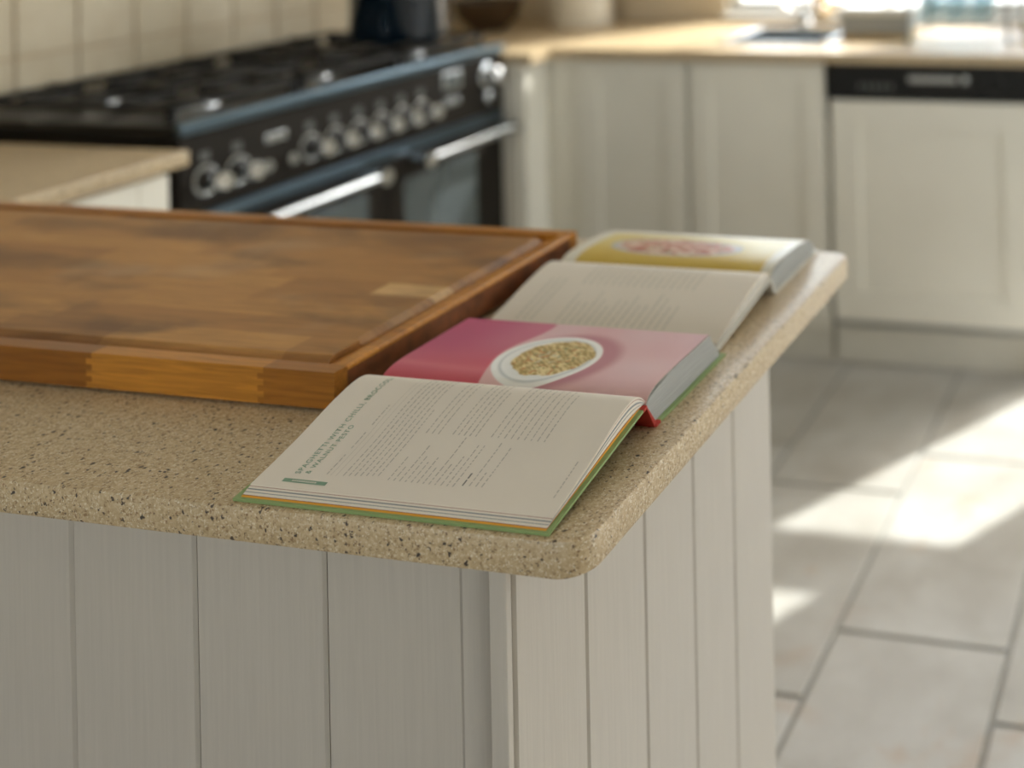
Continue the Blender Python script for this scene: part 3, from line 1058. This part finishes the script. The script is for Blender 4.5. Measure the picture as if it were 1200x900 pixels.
# faint text of the second book
s2 = pg2.s_of_y
LN = []
for k in range(3):
    LN.append((-0.785 + 0.009 * k, s2(1.19), s2(1.27)))
for k in range(16):
    LN.append((-0.742 + 0.0095 * k, s2(1.262), s2(random.uniform(1.308, 1.318))))
for k in range(15):
    LN.append((-0.735 + 0.0095 * k, s2(1.188), s2(random.uniform(1.225, 1.252))))
o = obj('printed_text', text_lines(pg2, LN, 0.0024), 'ink_faint', bk2); o['kind'] = 'stuff'

# ------------------------------------------------------------------ the range cooker
RX, RY0, RY1 = -2.040, 1.948, 3.042
RNG = thing('range_cooker', 'black range cooker with chrome knobs, steel rails and six-burner gas hob', 'range cooker', (-2.34, 2.495, 0))
obj('body', bx(-2.636, RX - 0.012, RY0, RY1, 0.10, 0.905), 'black_enamel', RNG)
for xx in (-2.58, -2.10):
    for yy in (RY0 + 0.05, RY1 - 0.05):
        obj('foot', lathe([(0, 0.0005), (0.022, 0.0005), (0.022, 0.008), (0.014, 0.02), (0.014, 0.105)], (xx, yy, 0), seg=16), 'steel', RNG, True)
obj('control_panel', bx(RX - 0.012, RX, RY0, RY1, 0.752, 0.915, 0.002), 'black_panel', RNG)
obj('top_rail', bx(RX - 0.012, RX + 0.010, RY0 - 0.002, RY1 + 0.002, 0.917, 0.945, 0.005, 3), 'dark_steel', RNG, True)
obj('lower_rail', bx(RX - 0.010, RX + 0.006, RY0, RY1, 0.719, 0.749, 0.003, 2), 'dark_steel', RNG, True)
hob = obj('hob', bx(-2.634, RX - 0.013, RY0, RY1, 0.906, 0.938, 0.004, 2), 'black_enamel', RNG)
# doors
for (a, c, z0, z1) in ((RY0 + 0.004, 2.545, 0.14, 0.715), (2.551, RY1 - 0.004, 0.14, 0.715)):
    d = obj('oven_door', bx(RX - 0.011, RX + 0.002, a, c, z0, z1, 0.003), 'black_panel', RNG)
    gw = (a + 0.06, c - 0.07) if a < 2.5 else (a + 0.055, c - 0.13)
    obj('door_glass', bx(RX + 0.0021, RX + 0.0045, gw[0], gw[1], 0.27, 0.655, 0.001), 'oven_glass', d)
obj('toe_panel', bx(RX - 0.03, RX - 0.015, RY0 + 0.01, RY1 - 0.01, 0.02, 0.135), 'black_panel', RNG)
for (a, c) in ((1.985, 2.485), (2.625, 3.035)):
    hd = obj('door_handle', tube([(RX + 0.048, a, 0.700), (RX + 0.048, c, 0.700)], 0.0125, 16), 'steel', RNG, True)
    for yy in (a + 0.012, c - 0.012):
        obj('handle_bracket', lathe([(0, 0.0), (0.013, 0.0), (0.013, 0.046), (0.020, 0.052), (0.020, 0.062), (0, 0.064)], (RX + 0.0015, yy, 0.700), (1, 0, 0), 20), 'chrome', hd, True)
# knobs
knobs = [2.008, 2.090, 2.294, 2.371, 2.451, 2.528, 2.604, 2.680]
for yy in knobs:
    k = obj('knob', lathe([(0.024, 0.0), (0.033, 0.0), (0.033, 0.004), (0.030, 0.007), (0.025, 0.006), (0.024, 0.0)], (RX + 0.0002, yy, 0.815), (1, 0, 0), 28), 'steel', RNG, True)
    obj('knob_shaft', lathe([(0.0, 0.001), (0.0245, 0.001), (0.024, 0.005), (0.013, 0.012), (0.012, 0.034), (0.0, 0.034)], (RX, yy, 0.815), (1, 0, 0), 20), 'black_enamel', k, True)
    obj('knob_grip', lathe([(0.0, 0.032), (0.018, 0.032), (0.0205, 0.036), (0.0205, 0.050), (0.017, 0.056), (0.0, 0.058)], (RX, yy, 0.815), (1, 0, 0), 28), 'chrome', k, True)
    obj('knob_mark', bx(RX + 0.0001, RX + 0.0009, yy - 0.012, yy + 0.012, 0.856, 0.874, 0.0003, 1), 'appliance_mark', RNG)
for yy in (2.165, 2.235):
    obj('button', lathe([(0, 0), (0.014, 0.0), (0.014, 0.010), (0.011, 0.013), (0, 0.013)], (RX + 0.0002, yy, 0.803), (1, 0, 0), 20), 'steel', RNG, True)
obj('badge', bx(RX + 0.0002, RX + 0.003, 2.165, 2.225, 0.852, 0.872, 0.001), 'steel', RNG)
ck = obj('clock', bx(RX + 0.0002, RX + 0.006, 2.765, 2.845, 0.852, 0.900, 0.002), 'steel', RNG)
obj('clock_face', bx(RX + 0.0061, RX + 0.0066, 2.777, 2.833, 0.864, 0.890), 'oven_glass', ck)
obj('clock_buttons', bx(RX + 0.0002, RX + 0.003, 2.775, 2.840, 0.806, 0.824, 0.001), 'steel', RNG)
k = obj('knob', lathe([(0, 0.0), (0.036, 0.0), (0.036, 0.007), (0.030, 0.010), (0.020, 0.011)], (RX + 0.0002, 2.962, 0.862), (1, 0, 0), 28), 'steel', RNG, True)
obj('knob_grip', lathe([(0.0, 0.012), (0.021, 0.012), (0.024, 0.024), (0.024, 0.042), (0.018, 0.048), (0.0, 0.05)], (RX, 2.965, 0.862), (1, 0, 0), 28), 'chrome', k, True)
obj('button', lathe([(0, 0), (0.018, 0.0), (0.018, 0.010), (0.013, 0.014), (0, 0.014)], (RX + 0.0002, 2.965, 0.800), (1, 0, 0), 20), 'steel', RNG, True)
# hob: burners and cast-iron pan supports
ZH = 0.938
for i in range(3):
    ya, yb = RY0 + 0.025 + i * 0.352, RY0 + 0.025 + i * 0.352 + 0.340
    yc = (ya + yb) / 2
    gb = bmesh.new()
    zt, zb, w = ZH + 0.042, ZH + 0.026, 0.007
    xa, xb = -2.605, -2.085
    for (x0_, x1_, y0_, y1_) in ((xa, xb, ya, ya + 2 * w), (xa, xb, yb - 2 * w, yb), (xa, xa + 2 * w, ya, yb), (xb - 2 * w, xb, ya, yb), ((xa + xb) / 2 - w, (xa + xb) / 2 + w, ya, yb)):
        bx(x0_, x1_, y0_, y1_, zb - 0.004, zt - 0.006, 0.002, 1, bm=gb)
    for xc in (xa + 0.135, xb - 0.135):
        for (dx, dy) in ((1, 0), (-1, 0), (0, 1), (0, -1)):
            if dx:
                bx(min(xc + dx * 0.03, xc + dx * 0.125), max(xc + dx * 0.03, xc + dx * 0.125), yc - w * 0.7, yc + w * 0.7, zb, zt, 0.002, 1, bm=gb)
            else:
                bx(xc - w * 0.7, xc + w * 0.7, min(yc + dy * 0.03, yc + dy * 0.166), max(yc + dy * 0.03, yc + dy * 0.166), zb, zt, 0.002, 1, bm=gb)
    for xx in (xa + w, xb - w):
        for yy in (ya + w, yb - w):
            bx(xx - w, xx + w, yy - w, yy + w, ZH - 0.0005, zb, bm=gb)
    obj('pan_support', gb, 'cast_iron', RNG)
    for j, xc in enumerate((xa + 0.135, xb - 0.135)):
        rr = (0.052, 0.040, 0.046)[i] if j else (0.040, 0.056, 0.046)[i]
        bu = obj('burner', lathe([(0, 0.0), (rr + 0.016, 0.0), (rr + 0.014, 0.004), (rr, 0.006), (rr, 0.014), (0, 0.014)], (xc, yc, ZH - 0.0003), seg=32), 'steel', RNG, True)
        obj('burner_cap', lathe([(0, 0.0145), (rr - 0.004, 0.0145), (rr - 0.004, 0.019), (rr - 0.010, 0.022), (0, 0.022)], (xc, yc, ZH), seg=32), 'cast_iron', bu, True)

# ------------------------------------------------------------------ fitted units


def shaker_door(parent, plane, u0, u1, z0, z1, axis, rail=0.065, proud=0.006):
    """frame of four rails round a set-back panel; the door faces -Y (axis 'y') or +X (axis 'x')"""
    def B(ua, ub, za, zb, d0, d1, bev=0.0015):
        return bx(ua, ub, plane + d0, plane + d1, za, zb, bev, 1) if axis == 'y' else bx(plane - d1, plane - d0, ua, ub, za, zb, bev, 1)
    t = 0.020
    d = obj('door', B(u0 + rail * 0.9, u1 - rail * 0.9, z0 + rail * 0.9, z1 - rail * 0.9, proud, t), 'cream_lacquer_brightened', parent)
    for a_, c_ in ((u0, u0 + rail), (u1 - rail, u1)):
        obj('stile', B(a_, c_, z0, z1, 0, t), 'cream_lacquer_brightened', d)
    for a_, c_ in ((z0, z0 + rail), (z1 - rail, z1)):
        obj('door_rail', B(u0 + rail, u1 - rail, a_, c_, 0, t), 'cream_lacquer_brightened', d)
    return d


# left run, between the peninsula and the cooker
LU = thing('base_cabinet', 'cream base cabinet between the peninsula and the black range cooker', 'cabinet', (-2.3, 1.7, 0))
obj('carcass', bx(-2.63, -1.995, 1.505, 1.868, 0.10, ZT - 0.001), 'cream_lacquer_brightened', LU)
obj('plinth', bx(-2.60, -2.04, 1.505, 1.868, 0.001, 0.099), 'plinth', LU)
shaker_door(LU, -1.974, 1.51, 1.862, 0.12, ZT - 0.012, 'x')
# corner unit to the right of the cooker
CU = thing('corner_cabinet', 'cream corner cabinet wedged between the range cooker and the far run of units', 'cabinet', (-2.3, 3.4, 0))
obj('carcass', bx(-2.63, -1.995, 3.050, 3.790, 0.10, ZT - 0.001), 'cream_lacquer_brightened', CU)
obj('plinth', bx(-2.60, -2.02, 3.052, 3.790, 0.001, 0.099), 'plinth', CU)
obj('door', bx(-1.994, -1.974, 3.056, 3.170, 0.14, ZT - 0.012, 0.002), 'cream_lacquer_brightened', CU)
obj('corner_post', bx(-1.994, -1.880, 3.1985, 3.215, 0.10, ZT - 0.001), 'cream_lacquer_brightened', CU)
# far run
FP = 3.180
for (a, c, lab) in ((-1.876, -1.522, 'narrow cream shaker cupboard next to the corner by the range cooker'),
                    (-1.514, -1.088, 'wider cream shaker cupboard under the sink, next to the dishwasher')):
    U = thing('base_cabinet', lab, 'cabinet', ((a + c) / 2, 3.4, 0))
    obj('carcass', bx(a, c, FP + 0.022, 3.790, 0.10, ZT - 0.001 if a < -1.6 else 0.70), 'cream_lacquer_brightened', U)
    obj('plinth', bx(a, c, FP + 0.035, FP + 0.055, 0.001, 0.099), 'plinth', U)
    shaker_door(U, FP, a + 0.004, c - 0.004, 0.135, ZT - 0.008, 'y')
DW = thing('dishwasher', 'built-in dishwasher with black control strip and cream shaker front', 'dishwasher', (-0.78, 3.4, 0))
obj('body', bx(-1.078, -0.480, FP + 0.022, 3.78, 0.11, ZT - 0.002), 'grey_metal', DW)
pnl = obj('control_strip', bx(-1.076, -0.480, FP - 0.004, FP + 0.021, 0.775, ZT - 0.003, 0.002), 'appliance_black', DW)
gr = obj('grip', bx(-0.838, -0.694, FP - 0.012, FP - 0.0045, 0.826, 0.845, 0.003, 2), 'steel', pnl)
obj('grip_recess', bx(-0.832, -0.660, FP - 0.0048, FP - 0.0042, 0.797, 0.824), 'black_enamel', pnl)
obj('button', lathe([(0, 0), (0.012, 0), (0.012, 0.006), (0.009, 0.008), (0, 0.008)], (-0.672, FP - 0.0042, 0.836), (0, -1, 0), 20), 'steel', pnl, True)
obj('dial', lathe([(0, 0), (0.020, 0), (0.020, 0.010), (0.016, 0.013), (0, 0.013)], (-0.580, FP - 0.0042, 0.822), (0, -1, 0), 24), 'appliance_black', pnl, True)
for i in range(7):
    aa = math.radians(30 + 40 * i)
    obj('dial_mark', bx(-0.580 + 0.032 * math.cos(aa) - 0.003, -0.580 + 0.032 * math.cos(aa) + 0.003, FP - 0.0047, FP - 0.0042, 0.822 + 0.028 * math.sin(aa) - 0.002, 0.822 + 0.028 * math.sin(aa) + 0.002), 'appliance_mark', pnl)
for i in range(5):
    obj('key', bx(-0.985 + 0.022 * i, -0.972 + 0.022 * i, FP - 0.0052, FP - 0.0042, 0.803, 0.820, 0.0003, 1), 'appliance_mark', pnl)
shaker_door(DW, FP, -1.072, -0.484, 0.135, 0.770, 'y', rail=0.085)
obj('plinth', bx(-1.078, -0.480, FP + 0.030, FP + 0.050, 0.001, 0.110), 'plinth', DW)
EP = tag(obj('end_panel', bx(-0.478, -0.452, FP - 0.002, 3.79, 0.001, ZT - 0.001, 0.001), 'cream_lacquer_brightened'), 'cream end panel closing the far run beside the dishwasher', 'panel')

# far worktop, one continuous L with an opening for the sink
SK = (-1.455, -1.135, 3.285, 3.620)
b = bmesh.new()
YW = 3.155
for q in ((X_L + 0.008, -1.950, 3.048, YW), (X_L + 0.008, SK[0], YW, 3.793), (SK[1], -0.440, YW, 3.793), (SK[0], SK[1], YW, SK[2]), (SK[0], SK[1], SK[3], 3.793)):
    bx(q[0], q[1], q[2], q[3], WT - 0.03, WT, bm=b)
bmesh.ops.remove_doubles(b, verts=b.verts, dist=1e-5)
tag(obj('stone_worktop', b, 'stone'), 'pale stone worktop over the far cupboards with the inset sink', 'worktop')

# ------------------------------------------------------------------ things on the far worktop and cooker
SNK = thing('sink', 'stainless steel inset sink in the far worktop', 'sink', (-1.295, 3.45, WT))
b = bx(SK[0] - 0.012, SK[1] + 0.012, SK[2] - 0.012, SK[2] + 0.010, WT + 0.0003, WT + 0.006, 0.002, 1)
bx(SK[0] - 0.012, SK[1] + 0.012, SK[3] - 0.010, SK[3] + 0.012, WT + 0.0003, WT + 0.006, 0.002, 1, bm=b)
bx(SK[0] - 0.012, SK[0] + 0.010, SK[2], SK[3], WT + 0.0003, WT + 0.006, 0.002, 1, bm=b)
bx(SK[1] - 0.010, SK[1] + 0.012, SK[2], SK[3], WT + 0.0003, WT + 0.006, 0.002, 1, bm=b)
obj('rim', b, 'steel', SNK)
b = bx(SK[0] + 0.002, SK[1] - 0.002, SK[2] + 0.002, SK[2] + 0.005, 0.74, WT + 0.002)
bx(SK[0] + 0.002, SK[1] - 0.002, SK[3] - 0.005, SK[3] - 0.002, 0.74, WT + 0.002, bm=b)
bx(SK[0] + 0.002, SK[0] + 0.005, SK[2] + 0.002, SK[3] - 0.002, 0.74, WT + 0.002, bm=b)
bx(SK[1] - 0.005, SK[1] - 0.002, SK[2] + 0.002, SK[3] - 0.002, 0.74, WT + 0.002, bm=b)
bx(SK[0] + 0.002, SK[1] - 0.002, SK[2] + 0.002, SK[3] - 0.002, 0.737, 0.740, bm=b)
obj('bowl', b, 'steel', SNK)
obj('drain', lathe([(0, 0.0), (0.035, 0.0), (0.035, 0.004), (0.028, 0.003), (0, 0.002)], (-1.295, 3.45, 0.7402), seg=24), 'chrome', SNK, True)

TP = thing('tap', 'chrome swan-neck mixer tap behind the sink', 'tap', (-1.330, 3.690, WT))
obj('base', lathe([(0, 0.0004), (0.027, 0.0004), (0.027, 0.012), (0.020, 0.020), (0.017, 0.06), (0, 0.06)], (-1.330, 3.690, WT), seg=24), 'chrome', TP, True)
sp = [(-1.330, 3.690, WT + 0.05), (-1.330, 3.690, WT + 0.20)]
sp += [(-1.330, 3.690 - 0.075 + 0.075 * math.cos(t), WT + 0.20 + 0.075 * math.sin(t)) for t in np.linspace(0.2, math.pi, 12)] + [(-1.330, 3.540, WT + 0.165)]
obj('spout', tube(sp, 0.0115, 14), 'chrome', TP, True)
for s in (-1, 1):
    obj('lever', tube([(-1.330 + s * 0.015, 3.690, WT + 0.045), (-1.330 + s * 0.045, 3.687, WT + 0.052), (-1.330 + s * 0.075, 3.680, WT + 0.075)], 0.0075, 10), 'chrome', TP, True)

SB = thing('soap_bottle', 'small yellow washing-up bottle on the window sill behind the tap', 'bottle', (-1.305, 3.785, 0.940))
obj('body', lathe([(0, 0.0004), (0.024, 0.0004), (0.027, 0.006), (0.027, 0.105), (0.020, 0.125), (0.011, 0.132), (0, 0.132)], (-1.305, 3.785, 0.940), seg=24), 'yellow_plastic', SB, True)
obj('cap', lathe([(0, 0.1322), (0.011, 0.1322), (0.010, 0.155), (0.005, 0.168), (0, 0.168)], (-1.305, 3.785, 0.940), seg=18), 'white_ceramic', SB, True)

BN = thing('storage_tin', 'grey rectangular tin with pale rim standing on a light wooden board', 'tin', (-1.01, 3.46, WT))
obj('tray', bx(-1.118, -0.892, 3.405, 3.545, WT + 0.0004, WT + 0.014, 0.004, 2), 'light_wood', BN)
tin = [(-1.110, WT + 0.0145), (-0.900, WT + 0.0145), (-0.892, WT + 0.075), (-1.118, WT + 0.075)]
obj('body', prism(tin, 'y', 3.415, 3.540, bevel=0.004), 'grey_metal', BN)
obj('lid', bx(-1.122, -0.888, 3.410, 3.545, WT + 0.0752, WT + 0.100, 0.006, 2), 'white_ceramic', BN)

RK = thing('dish_rack', 'steel wire dish rack raised on legs above the far worktop', 'dish rack', (-0.74, 3.46, WT))
ra = (-0.880, -0.575, 3.345, 3.600)
zr = WT + 0.055
b = tube([(ra[0], ra[2], zr), (ra[1], ra[2], zr), (ra[1], ra[3], zr), (ra[0], ra[3], zr), (ra[0], ra[2], zr)], 0.004, 8)
tube([(ra[0], ra[2], zr + 0.09), (ra[1], ra[2], zr + 0.09), (ra[1], ra[3], zr + 0.09), (ra[0], ra[3], zr + 0.09), (ra[0], ra[2], zr + 0.09)], 0.004, 8, bm=b)
obj('frame', b, 'white_wire', RK, True)
for i in range(9):
    xx = ra[0] + 0.015 + i * (ra[1] - ra[0] - 0.03) / 8
    obj('wire', tube([(xx, ra[2], zr + 0.09), (xx, ra[2], zr + 0.002), (xx, ra[3], zr + 0.002), (xx, ra[3], zr + 0.09)], 0.002, 6), 'white_wire', RK, True)
for xx in (ra[0], ra[1]):
    for yy in (ra[2], ra[3]):
        obj('leg', tube([(xx, yy, WT + 0.0005), (xx, yy, zr + 0.11)], 0.007, 12), 'grey_metal', RK, True)
for xx, where in ((-0.835, 'nearest the grey tin'), (-0.755, 'between two others'), (-0.675, 'beside the white bowl')):
    for yy, row in ((3.43, 'front row'), (3.525, 'row by the window')):
        gl = [(0.031, 0.0), (0.026, 0.098), (0.024, 0.104), (0.0, 0.104), (0.0, 0.099), (0.0235, 0.099), (0.0285, 0.001), (0.031, 0.0)]
        tag(obj('glass', lathe(gl, (xx, yy, zr + 0.0065), seg=24), 'tumbler_glass', None, True), 'upturned clear tumbler in the dish rack, ' + row + ', ' + where, 'glass', 'tumblers in the dish rack')

bw = [(0, 0.0004), (0.030, 0.0004), (0.034, 0.006), (0.062, 0.040), (0.066, 0.062), (0.063, 0.062), (0.058, 0.042), (0.030, 0.010), (0, 0.008)]
tag(obj('bowl', lathe(bw, (-0.508, 3.50, WT), seg=32), 'white_ceramic', None, True), 'white china bowl beside the dish rack at the end of the worktop', 'bowl')

# pot on the back burner
PT = thing('stockpot', 'tall dark navy enamelled stockpot on the hob of the range cooker', 'pot', (-2.232, 2.855, ZH + 0.042))
pc = (-2.232, 2.855, ZH + 0.0425)
obj('body', lathe([(0, 0.0), (0.118, 0.0), (0.126, 0.006), (0.130, 0.02), (0.130, 0.165), (0.133, 0.170), (0.127, 0.170), (0.126, 0.03), (0, 0.02)], pc, seg=48), 'navy_enamel', PT, True)
obj('lid', lathe([(0.134, 0.1705), (0.132, 0.178), (0.07, 0.196), (0.02, 0.202), (0, 0.202)], pc, seg=48), 'navy_enamel', PT, True)
obj('lid_knob', lathe([(0, 0.2022), (0.012, 0.2022), (0.009, 0.214), (0.020, 0.224), (0.016, 0.234), (0, 0.236)], pc, seg=24), 'chrome', PT, True)
for s in (-1, 1):
    dv = Vector((0.55 * s, -0.83 * s, 0)); sd = Vector((0.83, 0.55, 0))
    c0 = Vector(pc) + dv * 0.130 + Vector((0, 0, 0.135))
    obj('handle', tube([c0 - sd * 0.04, c0 - sd * 0.035 + dv * 0.03, c0 + sd * 0.035 + dv * 0.03, c0 + sd * 0.04], 0.007, 10), 'navy_enamel', PT, True)

bw = [(0, 0.0004), (0.050, 0.0004), (0.055, 0.008), (0.098, 0.050), (0.118, 0.105), (0.113, 0.106), (0.092, 0.054), (0.05, 0.014), (0, 0.012)]
tag(obj('wooden_bowl', lathe(bw, (-2.395, 3.500, WT), seg=40), 'dark_wood', None, True), 'dark wooden bowl in the corner beside the range cooker', 'bowl')

CR = thing('crock', 'cream ribbed ceramic crock in the far corner of the worktop', 'crock', (-2.125, 3.640, WT))
cp = [(0, 0.0004), (0.098, 0.0004), (0.104, 0.008), (0.104, 0.024), (0.098, 0.030)]
for k in range(5):
    z0 = 0.034 + 0.030 * k
    cp += [(0.099, z0), (0.102, z0 + 0.008), (0.102, z0 + 0.022), (0.099, z0 + 0.028)]
cp += [(0.096, 0.190), (0.104, 0.200), (0.104, 0.212), (0.094, 0.212), (0.092, 0.03), (0, 0.02)]
obj('body', lathe(cp, (-2.125, 3.640, WT), seg=48), 'cream_ceramic', CR, True)
obj('lid', lathe([(0.100, 0.2125), (0.100, 0.222), (0.060, 0.240), (0, 0.246)], (-2.125, 3.640, WT), seg=48), 'light_wood', CR, True)
obj('lid_knob', lathe([(0, 0.246), (0.010, 0.246), (0.009, 0.256), (0.018, 0.266), (0.010, 0.276), (0, 0.277)], (-2.125, 3.640, WT), seg=24), 'light_wood', CR, True)
